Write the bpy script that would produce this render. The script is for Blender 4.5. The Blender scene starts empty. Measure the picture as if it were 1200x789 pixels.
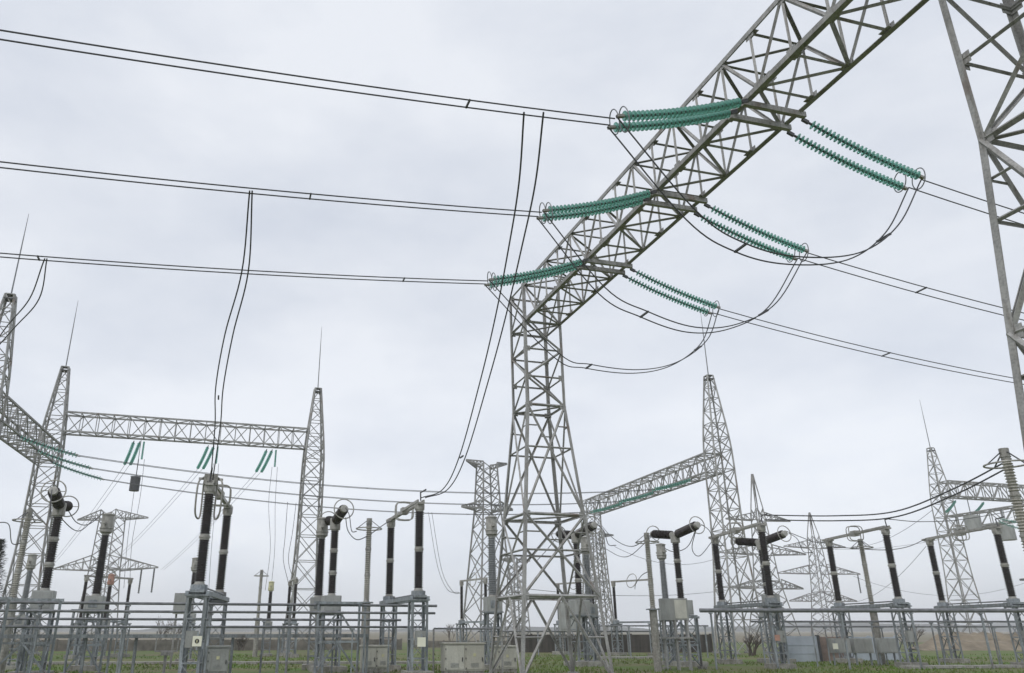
import bpy, math, random
from mathutils import Vector as V, Matrix
random.seed(7)
R = math.radians
SC = bpy.context.scene
COL = SC.collection

# ------------------------------------------------------------------ camera, sky, sun, exposure
EYE = 1.8
F, CX, CY = 910.0, 530.0, 394.0           # focal length and principal point, in photograph pixels
PITCH = math.atan(344 / F)
cam = bpy.data.cameras.new('camera'); cam_o = bpy.data.objects.new('camera', cam); COL.objects.link(cam_o)
cam.sensor_width = 36; cam.lens = 36 * F / 1200; cam.shift_x = 70 / 1200
cam.clip_end = 6000; cam.clip_start = 0.05
cam_o.location = (0, 0, EYE); cam_o.rotation_euler = (R(90) + PITCH, 0, 0)
SC.camera = cam_o

W = bpy.data.worlds.new('World'); SC.world = W; W.use_nodes = True
nt = W.node_tree; nt.nodes.clear()
wo = nt.nodes.new('ShaderNodeOutputWorld'); mixs = nt.nodes.new('ShaderNodeMixShader')
b1 = nt.nodes.new('ShaderNodeBackground'); b2 = nt.nodes.new('ShaderNodeBackground')
sky = nt.nodes.new('ShaderNodeTexSky'); sky.sky_type = 'NISHITA'; sky.sun_disc = False
SUN_EL, SUN_ROT = R(48), R(215)
sky.sun_elevation = SUN_EL; sky.sun_rotation = SUN_ROT
b1.inputs['Strength'].default_value = 0.08
nt.links.new(sky.outputs[0], b1.inputs[0])
tc = nt.nodes.new('ShaderNodeTexCoord'); mp = nt.nodes.new('ShaderNodeMapping')
mp.inputs['Scale'].default_value = (1.0, 1.0, 2.2)
n1 = nt.nodes.new('ShaderNodeTexNoise'); n1.inputs['Scale'].default_value = 2.0; n1.inputs['Detail'].default_value = 5; n1.inputs['Roughness'].default_value = 0.57
rp = nt.nodes.new('ShaderNodeValToRGB')
rp.color_ramp.elements[0].position = 0.34; rp.color_ramp.elements[0].color = (0.615, 0.655, 0.735, 1)
rp.color_ramp.elements[1].position = 0.60; rp.color_ramp.elements[1].color = (0.785, 0.812, 0.865, 1)
nt.links.new(tc.outputs['Generated'], mp.inputs[0]); nt.links.new(mp.outputs[0], n1.inputs['Vector'])
nt.links.new(n1.outputs[0], rp.inputs[0]); nt.links.new(rp.outputs[0], b2.inputs[0])
sx = nt.nodes.new('ShaderNodeSeparateXYZ'); mr = nt.nodes.new('ShaderNodeMapRange'); mr.interpolation_type = 'SMOOTHSTEP'   # overcast is brightest low down
mr.inputs['From Min'].default_value = 0.0; mr.inputs['From Max'].default_value = .45; mr.inputs['To Min'].default_value = 1.34; mr.inputs['To Max'].default_value = 1.17
nt.links.new(tc.outputs['Generated'], sx.inputs[0]); nt.links.new(sx.outputs['Z'], mr.inputs['Value']); nt.links.new(mr.outputs[0], b2.inputs['Strength'])
b2.inputs['Strength'].default_value = 1.12
mixs.inputs[0].default_value = 0.9
nt.links.new(b1.outputs[0], mixs.inputs[1]); nt.links.new(b2.outputs[0], mixs.inputs[2]); nt.links.new(mixs.outputs[0], wo.inputs[0])

sun = bpy.data.lights.new('sun', 'SUN'); sun.energy = 1.2; sun.angle = R(20); sun.color = (1, .97, .93)
sun_o = bpy.data.objects.new('sun', sun); COL.objects.link(sun_o)
sd = V((math.sin(SUN_ROT) * math.cos(SUN_EL), math.cos(SUN_ROT) * math.cos(SUN_EL), math.sin(SUN_EL)))
sun_o.rotation_euler = sd.to_track_quat('Z', 'Y').to_euler(); sun_o.location = (0, 0, 60)
SC.cycles.volume_bounces = 2
SC.view_settings.view_transform = 'Standard'; SC.view_settings.look = 'None'
SC.view_settings.exposure = 0.0; SC.view_settings.gamma = 1.0; SC.view_settings.use_curve_mapping = False

# ------------------------------------------------------------------ layout helpers
CP, SP = math.cos(PITCH), math.sin(PITCH)
def at(px, py, Y):
    "world point at depth Y seen in the photograph at (px, py)"
    u, v = (px - CX) / F, (CY - py) / F
    d = (u, CP - v * SP, SP + v * CP)
    return V((d[0] / d[1] * Y, Y, EYE + d[2] / d[1] * Y))
def gp(px, py, Y):
    "foot (z = 0) of the upright thing that passes (px, py) at depth Y"
    p = at(px, py, Y); return V((p.x, p.y, 0))
def inplane(px, py, a, b):
    "point of the upright plane through a and b seen at (px, py)"
    u, v = (px - CX) / F, (CY - py) / F
    d = V((u, CP - v * SP, SP + v * CP)); o = V((0, 0, EYE))
    n = V((b.y - a.y, -(b.x - a.x), 0))
    return o + d * (n.dot(a - o) / n.dot(d))

# ------------------------------------------------------------------ materials
def mat(name, c, rough=.6, metal=0, var=.18, scale=6, spec=None, c2=None, bump=0, coord='Object', trans=0, zs=1):
    m = bpy.data.materials.new(name); m.use_nodes = True
    n = m.node_tree.nodes; l = m.node_tree.links; b = n['Principled BSDF']
    t = n.new('ShaderNodeTexCoord'); mp = n.new('ShaderNodeMapping'); mp.inputs['Scale'].default_value = (1, 1, zs)
    z = n.new('ShaderNodeTexNoise'); z.inputs['Scale'].default_value = scale; z.inputs['Detail'].default_value = 6; z.inputs['Roughness'].default_value = .62
    r = n.new('ShaderNodeValToRGB')
    d = c2 if c2 else tuple(x * (1 - var) for x in c)
    e = c if c2 else tuple(min(1, x * (1 + var)) for x in c)
    r.color_ramp.elements[0].position = .35; r.color_ramp.elements[1].position = .65
    r.color_ramp.elements[0].color = (*d, 1); r.color_ramp.elements[1].color = (*e, 1)
    l.new(t.outputs[coord], mp.inputs[0]); l.new(mp.outputs[0], z.inputs['Vector']); l.new(z.outputs[0], r.inputs[0]); l.new(r.outputs[0], b.inputs['Base Color'])
    b.inputs['Roughness'].default_value = rough; b.inputs['Metallic'].default_value = metal
    b.inputs['Transmission Weight'].default_value = trans
    if bump:
        bp = n.new('ShaderNodeBump'); bp.inputs['Strength'].default_value = bump; bp.inputs['Distance'].default_value = .02
        l.new(z.outputs[0], bp.inputs['Height']); l.new(bp.outputs[0], b.inputs['Normal'])
    return m
M = dict(
    steel=mat('weathered_galvanised_steel', (.46, .458, .45), .6, .1, .3, 2.2, c2=(.30, .297, .29), zs=.5),
    far=mat('dull_galvanised_steel', (.235, .23, .225), .65, .1, .2, 2),
    blue=mat('blue_grey_painted_steel', (.30, .33, .355), .55, .1, .3, 5, zs=.4),
    pipe=mat('grey_steel_tube', (.17, .175, .185), .5, .25, .25, 4),
    brown=mat('dark_brown_porcelain', (.020, .013, .012), .25, 0, .3, 3),
    grey=mat('grey_porcelain', (.24, .25, .26), .4, 0, .15, 4),
    beige=mat('beige_porcelain', (.42, .405, .36), .5, 0, .2, 4, zs=.3),
    glass=mat('green_glass', (.26, .61, .52), .08, 0, .2, 2.5, trans=.6),
    wire=mat('weathered_conductor', (.055, .055, .06), .55, .3, .2, 8),
    thinwire=mat('distant_conductor', (.12, .12, .13), .6, .2, .2, 2),
    alu=mat('dull_aluminium', (.42, .41, .38), .5, .2, .2, 5),
    dark=mat('dark_steel', (.07, .07, .075), .5, .3, .2, 6),
    cab=mat('cream_painted_sheet_steel', (.54, .53, .47), .45, 0, .12, 2, zs=.4),
    cab2=mat('grey_painted_sheet_steel', (.36, .37, .36), .5, 0, .15, 2, zs=.4),
    conc=mat('rough_concrete', (.36, .35, .32), .9, 0, .25, 5, bump=.3),
    wall=mat('dirty_concrete_wall', (.17, .155, .135), .9, 0, .3, 1.2, bump=.3),
    slat=mat('dark_weathered_boards', (.055, .048, .042), .85, 0, .45, 3, zs=.1),
    panel=mat('pale_blue_sheet_metal', (.42, .46, .52), .5, .1, .12, 1.2, zs=.5),
    rust=mat('rusty_sheet_metal', (.20, .15, .13), .7, 0, .3, 2),
    grass=mat('short_grass', (.07, .135, .010), 1, 0, 0, .2, c2=(.135, .115, .055), coord='Object', bump=.6),
    blade=mat('grass_blades', (.085, .175, .010), .9, 0, 0, .3, c2=(.12, .13, .035)),
    field=mat('ploughed_field', (.19, .15, .11), 1, 0, 0, .02, c2=(.13, .125, .065)),
    leaf=mat('needle_foliage', (.028, .040, .022), .8, 0, .4, 4),
    twig=mat('bare_twigs', (.11, .09, .075), .9, 0, .3, 5),
    hill=mat('far_woodland', (.105, .115, .125), 1, 0, .25, .02),
    sign=mat('sign_white', (.75, .74, .62), .5, 0, .05, 2),
    sym=mat('sign_black', (.03, .03, .03), .5, 0, .05, 2),
    red=mat('faded_red_paint', (.40, .22, .17), .5, 0, .15, 3),
    yel=mat('faded_yellow_paint', (.55, .53, .33), .5, 0, .15, 3),
    rubble=mat('dry_soil', (.20, .165, .12), 1, 0, .3, .6, bump=.5),
)

def weather(m, rust=(.15, .085, .05), amt=.55, k=1):
    "finer mottling, long run-off streaks and sparse rust blooms over a material's colour"
    n = m.node_tree.nodes; l = m.node_tree.links; b = n['Principled BSDF']; src = b.inputs['Base Color'].links[0].from_socket
    t = n.new('ShaderNodeTexCoord')
    def noise(sc, zs, lo, hi):
        mp = n.new('ShaderNodeMapping'); mp.inputs['Scale'].default_value = (1, 1, zs); z = n.new('ShaderNodeTexNoise'); z.inputs['Scale'].default_value = sc; z.inputs['Detail'].default_value = 5
        k = n.new('ShaderNodeMapRange'); k.inputs['From Min'].default_value = lo; k.inputs['From Max'].default_value = hi
        l.new(t.outputs['Object'], mp.inputs[0]); l.new(mp.outputs[0], z.inputs['Vector']); l.new(z.outputs[0], k.inputs['Value']); return k.outputs[0]
    def mix(a, f, c, mul, w):
        x = n.new('ShaderNodeMix'); x.data_type = 'RGBA'; x.blend_type = 'MULTIPLY' if mul else 'MIX'
        q = n.new('ShaderNodeMath'); q.operation = 'MULTIPLY'; q.inputs[1].default_value = w; l.new(f, q.inputs[0]); l.new(q.outputs[0], x.inputs[0])
        l.new(a, x.inputs[6]); x.inputs[7].default_value = (*c, 1); return x.outputs[2]
    c = mix(src, noise(22, 1, .42, .68), (.55, .56, .58), True, .7 * k)
    c = mix(c, noise(9, .12, .50, .72), (.52, .48, .43), True, .75 * k)
    c = mix(c, noise(1.7, .6, .60, .70), rust, False, amt)
    oi = n.new('ShaderNodeObjectInfo'); k_ = n.new('ShaderNodeMapRange'); k_.inputs['To Min'].default_value = .0; k_.inputs['To Max'].default_value = .34   # each piece aged a little differently
    l.new(oi.outputs['Random'], k_.inputs['Value']); c = mix(c, k_.outputs[0], (.35, .32, .28), True, 1)
    l.new(c, b.inputs['Base Color'])
weather(M['steel']); weather(M['blue'], amt=.4); weather(M['cab'], (.20, .15, .10), .12, .4); weather(M['cab2'], (.18, .13, .09), .2, .5); weather(M['alu'], (.2, .17, .13), .3); weather(M['conc'], (.14, .13, .10), .5); weather(M['beige'], (.2, .18, .14), .5)

# ------------------------------------------------------------------ mesh builder
class MB:
    def __init__(s): s.v = []; s.f = []
    def _quadloop(s, A, B, n, cap=True):
        k = len(s.v); s.v += A + B
        for i in range(n):
            j = (i + 1) % n; s.f.append((k + i, k + j, k + n + j, k + n + i))
        if cap:
            s.f.append(tuple(k + i for i in reversed(range(n)))); s.f.append(tuple(k + n + i for i in range(n)))
    def bar(s, p, q, w, h=None, up=V((0, 0, 1))):
        p, q = V(p), V(q); h = h or w; d = (q - p)
        if d.length < 1e-6: return s
        d.normalize(); a = d.cross(up)
        if a.length < 1e-3: a = d.cross(V((0, 1, 0)))
        a.normalize(); b = a.cross(d)
        o = [a * x * w / 2 + b * y * h / 2 for x, y in ((-1, -1), (1, -1), (1, 1), (-1, 1))]
        s._quadloop([p + e for e in o], [q + e for e in o], 4); return s
    def ang(s, p, q, w, out):
        "rolled steel angle from p to q, its corner on the side of out"
        p, q, out = V(p), V(q), V(out); d = (q - p).normalized(); t = max(.012, w * .12)
        e1 = out - d * out.dot(d)
        if e1.length < 1e-3: e1 = d.orthogonal()
        e1.normalize(); e2 = d.cross(e1)
        a, b = (e1 + e2) * -.7071, (e1 - e2) * -.7071
        pr = [(0, 0), (w, 0), (w, t), (t, t), (t, w), (0, w)]
        o = [a * x + b * y + e1 * w * .35 for x, y in pr]
        s._quadloop([p + e for e in o], [q + e for e in o], 6); return s
    def box(s, c, sx, sy, sz, rz=0):
        c = V(c); m = Matrix.Rotation(rz, 3, 'Z')
        A = [c + m @ V((x * sx / 2, y * sy / 2, -sz / 2)) for x, y in ((-1, -1), (1, -1), (1, 1), (-1, 1))]
        s._quadloop(A, [a + V((0, 0, sz)) for a in A], 4); return s
    def tube(s, pts, r, n=6, closed=False):
        pts = [V(p) for p in pts]; N = len(pts); k = len(s.v)
        a = None
        for i, p in enumerate(pts):
            if closed: d = pts[(i + 1) % N] - pts[i - 1]
            else: d = pts[min(i + 1, N - 1)] - pts[max(i - 1, 0)]
            d.normalize()
            if a is None: a = d.orthogonal().normalized()
            else:
                a = a - d * a.dot(d); a.normalize()
            b = d.cross(a)
            for j in range(n):
                t = 2 * math.pi * j / n; s.v.append(p + a * math.cos(t) * r + b * math.sin(t) * r)
        for i in range(N if closed else N - 1):
            for j in range(n):
                i2 = (i + 1) % N; j2 = (j + 1) % n
                s.f.append((k + i * n + j, k + i * n + j2, k + i2 * n + j2, k + i2 * n + j))
        if not closed:
            s.f.append(tuple(k + j for j in reversed(range(n)))); s.f.append(tuple(k + (N - 1) * n + j for j in range(n)))
        return s
    def ring(s, c, R_, r, axis=V((0, 0, 1)), n=28, m=6, sx=1):
        axis = V(axis).normalized(); a = axis.orthogonal().normalized(); b = axis.cross(a)
        return s.tube([V(c) + a * math.cos(2 * math.pi * i / n) * R_ * sx + b * math.sin(2 * math.pi * i / n) * R_ for i in range(n)], r, m, True)
    def lathe(s, p, q, prof, n=16):
        "revolve prof [(distance from p, radius)] about the line p to q"
        p, q = V(p), V(q); d = (q - p).normalized(); a = d.orthogonal().normalized(); b = d.cross(a); k = len(s.v)
        for t, r in prof:
            for j in range(n):
                w = 2 * math.pi * j / n; s.v.append(p + d * t + (a * math.cos(w) + b * math.sin(w)) * r)
        for i in range(len(prof) - 1):
            for j in range(n):
                j2 = (j + 1) % n; s.f.append((k + i * n + j, k + i * n + j2, k + (i + 1) * n + j2, k + (i + 1) * n + j))
        s.f.append(tuple(k + j for j in reversed(range(n)))); e = k + (len(prof) - 1) * n; s.f.append(tuple(e + j for j in range(n)))
        return s
    def cyl(s, p, q, r, n=14):
        L = (V(q) - V(p)).length; return s.lathe(p, q, [(0, r), (L, r)], n)
    def sheds(s, p, q, r, core=.72, pitch=.085, n=18, taper=1.0):
        L = (V(q) - V(p)).length; k = max(3, int(L / pitch)); h = L / k; pr = []
        for i in range(k):
            f = 1 + (taper - 1) * i / k
            pr += [(i * h, r * core * f), (i * h + .30 * h, r * core * f), (i * h + .45 * h, r * f), (i * h + .58 * h, r * f * .99), (i * h + .95 * h, r * core * f)]
        pr.append((L, r * core * taper)); return s.lathe(p, q, pr, n)
    def build(s, name, m, parent=None, smooth=False, label=None):
        me = bpy.data.meshes.new(name); me.from_pydata([tuple(v) for v in s.v], [], s.f); me.materials.append(M[m] if isinstance(m, str) else m)
        if smooth:
            me.polygons.foreach_set('use_smooth', [True] * len(me.polygons))
            try: me.set_sharp_from_angle(angle=R(40))
            except Exception: pass
        o = bpy.data.objects.new(name, me); COL.objects.link(o)
        if parent: o.parent = parent
        if label: o['label'] = label
        return o

def tag(o, label, cat, group=None):
    o['label'] = label; o['category'] = cat
    if group: o['group'] = group
    return o
def thing(name, label, cat, loc=(0, 0, 0), rz=0, group=None):
    o = bpy.data.objects.new(name, None); COL.objects.link(o); o.location = loc; o.rotation_euler = (0, 0, rz)
    o.empty_display_size = .3
    return tag(o, label, cat, group)
def struct(name, mb, m):
    o = mb.build(name, m); o['kind'] = 'structure'; return o
def kids(o): return [c for c in COL.objects if c.parent == o]
def dup(root, loc, rz, label, scale=None, group=None):
    r = root.copy(); COL.objects.link(r); r.location = loc; r.rotation_euler = (0, 0, rz); r['label'] = label
    if group: r['group'] = group
    if scale: r.scale = (scale,) * 3 if not isinstance(scale, tuple) else scale
    for ch in root.children:
        c = ch.copy(); COL.objects.link(c); c.parent = r
        for g in ch.children:
            d = g.copy(); COL.objects.link(d); d.parent = c
    return r

# ------------------------------------------------------------------ lattice steelwork
def lerp(a, b, t): return a + (b - a) * t
SG = ((-1, -1), (1, -1), (1, 1), (-1, 1))
def lattice_column(parent, ox, levels, pats, leg_w, br_w, near=False, m='steel', frames=(), name='column', oy=0, extra=None, twist=0):
    "square tapering lattice column; levels [(z, half width)], pats one bracing pattern per panel"
    c = lambda i, lv: V((ox + SG[i][0] * lv[1], oy + SG[i][1] * lv[1], lv[0]))
    def mem(mb, p, q, w, out):
        if near: mb.ang(p, q, w, out)
        else: mb.bar(p, q, w * .8)
    rings = []
    for k in list(frames) or [len(levels) - 1]:
        lv = levels[k]; fr = MB()
        for i in range(4):
            o = V((SG[i][0] + SG[(i + 1) % 4][0], SG[i][1] + SG[(i + 1) % 4][1], 0))
            mem(fr, c(i, lv), c((i + 1) % 4, lv), br_w * 1.25, o)
        if near: mem(fr, c(0, lv), c(2, lv), br_w * .8, V((1, -1, 0)))
        rings.append(fr)
    col = rings[-1].build(name, m, parent)
    for fr in rings[:-1]: fr.build('diaphragm', m, col)
    for i in range(4):
        mb = MB(); mb.box(c(i, levels[0]) + V((0, 0, .06)), leg_w * 3, leg_w * 3, .12)
        for a, b in zip(levels[:-1], levels[1:]): mem(mb, c(i, a), c(i, b), leg_w, V((SG[i][0], SG[i][1], 0)))
        if near:
            for lv in levels[1:]:
                for j in ((i + 1) % 4, (i - 1) % 4):
                    p = c(i, lv); d = (c(j, lv) - p).normalized()
                    mb.box(p + d * .11, .24 if abs(d.x) > .5 else .012, .24 if abs(d.y) > .5 else .012, .24)
        mb.build('leg', m, col)
    for i in range(4):
        j = (i + 1) % 4; mb = MB(); o = V((SG[i][0] + SG[j][0], SG[i][1] + SG[j][1], 0)); flip = i % 2
        for k, (a, b) in enumerate(zip(levels[:-1], levels[1:])):
            p = pats[k]; A, B, C, D = c(i, a), c(j, a), c(i, b), c(j, b)
            if p in 'Zz':
                if (k + flip) % 2: mem(mb, A, D, br_w, o)
                else: mem(mb, B, C, br_w, o)
                if p == 'Z': mem(mb, C, D, br_w * .85, o)
            elif p in 'Xx':
                mem(mb, A, D, br_w, o); mem(mb, B + o * .02, C + o * .02, br_w, o)
                if p == 'X': mem(mb, C, D, br_w, o)
            elif p == 'H':                                  # X with a strut through the crossing
                mem(mb, A, D, br_w * 1.1, o); mem(mb, B + o * .02, C + o * .02, br_w * 1.1, o)
                t = a[1] / (a[1] + b[1]); mem(mb, A.lerp(C, t), B.lerp(D, t), br_w * .8, o)
                s_ = .5 + .5 * t; L_, R_ = A.lerp(C, s_), B.lerp(D, s_)
                mem(mb, L_, L_.lerp(R_, .24), br_w * .6, o); mem(mb, R_, R_.lerp(L_, .24), br_w * .6, o)
            elif p == 'A':                                  # inverted V
                mid = (C + D) / 2; mem(mb, A, mid, br_w * 1.2, o); mem(mb, B, mid, br_w * 1.2, o)
                for P, Q in ((A, C), (B, D)):
                    mem(mb, P.lerp(Q, .5), P.lerp(mid, .5), br_w * .7, o)
            elif p == 'V':
                mid = (A + B) / 2; mem(mb, C, mid, br_w, o); mem(mb, D, mid, br_w, o); mem(mb, C, D, br_w, o)
        mb.build('bracing', m, col)
    return col
def lattice_beam(parent, A, B, hw, h, n, ch_w, br_w, near=False, m='steel', name='beam'):
    "box girder; A and B are the middles of its underside ends, in the parent's frame"
    A, B = V(A), V(B); d = (B - A).normalized(); s = V((0, 0, 1)).cross(d).normalized(); z = V((0, 0, 1))
    cor = lambda i, t: A.lerp(B, t) + s * (hw if i in (1, 2) else -hw) + z * (h if i > 1 else 0)
    outs = [-z, s, z, -s]
    def mem(mb, p, q, w, out):
        if near: mb.ang(p, q, w, out)
        else: mb.bar(p, q, w * .8)
    ends = [MB(), MB()]
    for t in (0, 1):
        for i in range(4): mem(ends[t], cor(i, t), cor((i + 1) % 4, t), br_w * 1.2, outs[i])
    beam = ends[0].build(name, m, parent); ends[1].build('end_frame', m, beam)
    for i in range(4): 
        mb = MB(); mem(mb, cor(i, 0), cor(i, 1), ch_w, (s if i in (1, 2) else -s) + (z if i > 1 else -z)); mb.build('chord', m, beam)
    for i in range(4):
        j = (i + 1) % 4; mb = MB()
        for k in range(n):
            t0, t1 = k / n, (k + 1) / n
            if (k + i) % 2: mem(mb, cor(i, t0), cor(j, t1), br_w, outs[i])
            else: mem(mb, cor(j, t0), cor(i, t1), br_w, outs[i])
            if k: mem(mb, cor(i, t0), cor(j, t0), br_w * .9, outs[i])
        if near:
            for k in range(1, n):
                for q in (i, j):
                    p = cor(q, k / n); e = (cor(j, k / n) - cor(i, k / n)).normalized() * (1 if q == i else -1)
                    c_ = p + e * .11 
                    mb.bar(c_ - d * .15, c_ + d * .15, .014 if abs(e.z) > .5 else .2, .2 if abs(e.z) > .5 else .014)
        mb.build('bracing', m, beam)
    return beam

# ------------------------------------------------------------------ ground and far land
g = MB(); k = 1440; g.v += [V((-k, -60, 0)), V((k, -60, 0)), V((k, 1270, 0)), V((-k, 1270, 0))]; g.f.append((0, 1, 2, 3)); struct('ground', g, 'grass')
g = MB(); g.v += [V((-1430, 108, .006)), V((1430, 150, .006)), V((1430, 1260, .006)), V((-1430, 1260, .006))]; g.f.append((0, 1, 2, 3)); struct('field', g, 'field')
h = MB(); N = 160
for i in range(N + 1):
    x = -1420 + 2840 * i / N; hh = 3.2 + 1.6 * math.sin(i * .31) + 1.2 * math.sin(i * .83 + 1) + random.uniform(-.6, .9) + (4.5 if i > 95 else 0) * min(1, (i - 95) / 12)
    h.v += [V((x, 1000, -1)), V((x, 1000, hh * 1.1)), V((x, 1120, hh * 1.3)), V((x, 1250, -1))]
for i in range(N):
    for j in range(3): a = i * 4 + j; h.f.append((a, a + 4, a + 5, a + 1))
struct('hills', h, 'hill')

# ------------------------------------------------------------------ air
hz = MB(); hz.box((0, 590, 26), 2900, 1400, 56); hz_m = bpy.data.materials.new('thin_haze'); hz_m.use_nodes = True
hn = hz_m.node_tree; hn.nodes.clear(); ho = hn.nodes.new('ShaderNodeOutputMaterial'); hv = hn.nodes.new('ShaderNodeVolumePrincipled')
hv.inputs['Color'].default_value = (.95, .965, .99, 1); hv.inputs['Density'].default_value = .0007; hv.inputs['Anisotropy'].default_value = .2
hn.links.new(hv.outputs[0], ho.inputs['Volume'])
o = hz.build('haze', hz_m); o['kind'] = 'stuff'

# ------------------------------------------------------------------ main portal gantry
ANG = math.atan2(-.9616, .2745)
U_ = V((.2745, -.9616, 0)); V_ = V((.9616, .2745, 0)); VD = V((.95, .312, 0))   # VD: run of the left lines        # along the beam (towards the viewer), across it (to the right)
PA = V((3.9, 34, 0)); SPAN = 23.9
ZB, HB, HW = 15.0, 1.82, .86
portal = thing('portal_gantry', 'huge pale lattice steel portal whose beam crosses overhead at upper right', 'gantry', PA, ANG)
LV = [(0, 1.9), (3.07, 1.62), (6.3, 1.327), (11.1, .89), (12.4, .89), (13.7, .89), (15.0, .89), (16.82, .89)]
LVB = [(0, 1.55), (3.07, 1.34), (6.3, 1.13), (9.9, .89), (11.6, .89), (13.3, .89)] + LV[6:]
for x in (0, SPAN):
    lattice_column(portal, x, LVB if x else LV, 'AHHZZZX', .13, .075, True, frames=(1, 2, 3, 6), name='column')
lattice_beam(portal, (HW, 0, ZB), (SPAN - HW, 0, ZB), HW, HB, 17, .15, .078, True)
PH = (7.25, 12.3, 17.0)
for t in PH:
    for s in (-.30, .30):
        mb = MB(); mb.bar((t + s, -HW - .12, ZB - .10), (t + s, HW + .12, ZB - .10), .12, .16); mb.build('hanger_beam', 'steel', portal)
def PW(t, c, z): return PA + U_ * t + V_ * c + V((0, 0, z))

# ------------------------------------------------------------------ insulator strings
dm = MB(); dm.lathe((0, 0, -.075), (0, 0, .1), [(0, .02), (.004, .05), (.010, .118), (.018, .13), (.028, .12), (.042, .075), (.055, .04)], 16)
disc_o = dm.build('disc', 'glass', None, True); DISC = disc_o.data; bpy.data.objects.remove(disc_o)
dm = MB(); dm.lathe((0, 0, -.075), (0, 0, .1), [(0, .02), (.01, .16), (.05, .15), (.07, .06), (.1, .04)], 8)
disc_o = dm.build('disc', 'glass', None, True); DISC2 = disc_o.data; bpy.data.objects.remove(disc_o)
def hang(p0, d, L, drop, s):
    return p0 + d * (L * s) - V((0, 0, drop * (1.32 * s - .32 * s * s)))
def ins_string(p0, d, L, drop, label, group, nd=28, ring=0, mesh=None, fat=1.0):
    o = thing('insulator_string', label, 'insulator', p0, 0, group)
    pts = [hang(V((0, 0, 0)), d, L, drop, i / 20) for i in range(21)]
    MB().tube(pts, .034 * fat, 8).build('pin_core', 'dark', o)
    for i in range(nd):
        s = .07 + .86 * i / (nd - 1); a = hang(V((0, 0, 0)), d, L, drop, s); b = hang(V((0, 0, 0)), d, L, drop, s - .01)
        e = bpy.data.objects.new('disc', mesh or DISC); COL.objects.link(e); e.parent = o; e.location = a
        e.rotation_euler = (b - a).to_track_quat('Z', 'Y').to_euler(); e.scale = (fat, fat, 1)
    mb = MB(); mb.bar(pts[0], pts[1], .07 * fat, .10 * fat); mb.build('shackle', 'dark', o)
    mb = MB(); mb.bar(pts[19], pts[20], .09 * fat, .07 * fat); mb.build('clamp', 'alu', o)
    if ring:
        c = pts[19] + V((0, 0, .16 * ring)); t = V_.copy()
        n = 26; P = []
        for i in range(n):
            w = 2 * math.pi * i / n
            P.append(c + U_ * (.22 * math.cos(w)) + V((0, 0, .33 * math.sin(w))) + d * (.05 * math.sin(w)))
        MB().tube(P, .016, 6, True).build('grading_ring', 'pipe', o)
    return o
def bundle(name, label, cat, group, A, B, zf, off, r=.02, n=28, m='wire', spacers=(), two=True):
    "twin conductor along A to B; zf(s in 0..1) added height"
    o = thing(name, label, cat, A, 0, group)
    P = [A.lerp(B, i / n) + V((0, 0, zf(i / n))) - A for i in range(n + 1)]
    for e in ((-off, off) if two else (V((0, 0, 0)),)): MB().tube([p + e for p in P], r, 6).build('conductor', m, o)
    for s in spacers:
        p = A.lerp(B, s) + V((0, 0, zf(s))) - A
        MB().bar(p - off * 1.1, p + off * 1.1, .04, .045).build('spacer', 'dark', o)
    return o
def smooth_path(P, n=8):
    P = [V(p) for p in P]; Q = [P[0] * 2 - P[1]] + P + [P[-1] * 2 - P[-2]]; out = []
    for i in range(1, len(Q) - 2):
        a, b, c, d = Q[i - 1:i + 3]
        for k in range(n):
            t = k / n; out.append(.5 * ((2 * b) + (c - a) * t + (2 * a - 5 * b + 4 * c - d) * t * t + (3 * b - a - 3 * c + d) * t ** 3))
    return out + [P[-1]]
def free_bundle(name, label, cat, P, off, r=.02, group=None, m='wire', spacers=(), offs=None):
    P = smooth_path(P); o = thing(name, label, cat, P[0], 0, group)
    for e in (offs or (-off, off)): MB().tube([p + (e(i / (len(P) - 1)) if callable(e) else e) - P[0] for i, p in enumerate(P)], r, 6).build('conductor', m, o)
    for s in spacers:
        i = int(s * (len(P) - 1)); p = P[i] - P[0]; MB().bar(p - off * 1.1, p + off * 1.1, .05, .05).build('spacer', 'dark', o)
    return o

nick = ['lowest and farthest', 'middle', 'highest and nearest']
OFF = U_ * .30
EL, ER = [], []
for k, t in enumerate(PH):
    for q, s in enumerate((-.3, .3)):
        wh = ['farther', 'nearer'][q]
        ins_string(PW(t + .25 + s * .78, -HW - .1, ZB - .16), -VD, 4.0, 1.42, f'{wh} green glass insulator string of the {nick[k]} pair left of the big beam', 'green strings left of the big beam', ring=1 if q == 0 else -.6)
        ins_string(PW(t - .1 + s, HW + .1, ZB - .16), V_, 3.8, 1.2, f'{wh} green glass insulator string of the {nick[k]} pair right of the big beam', 'green strings right of the big beam', ring=1 if q == 0 else -.6)
    EL.append(PW(t + .25, -HW - .1, ZB - .16 - 1.42) - VD * 4.0); ER.append(PW(t - .1, HW + .1 + 3.8, ZB - .16 - 1.2))
    A = EL[-1]; B = A - VD * 34
    bundle('twin_conductor', f'{nick[k]} twin power line running left from the big beam', 'power line', 'lines left of the big beam', A, B, lambda s, k=k: (-3.9 + .2 * k) * s + 2.2 * s * s, U_ * .135, .019, spacers=[(.09, .42), (.2,), (.11,)][k])
    A = ER[-1]; B = A + V_ * 40
    bundle('twin_conductor', f'{nick[k]} twin power line running right from the big beam', 'power line', 'lines right of the big beam', A, B, lambda s: -6.4 * s + 5.4 * s * s, U_ * .22, .019, spacers=[(.2,), (.12,), (.08,)][k])
JP = [[(652, 416), (690, 429), (745, 435), (790, 426), (825, 400)], [(705, 340), (755, 368), (810, 386), (860, 382), (905, 357)], [(810, 252), (868, 290), (930, 305), (1000, 300), (1045, 268)]]
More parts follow.
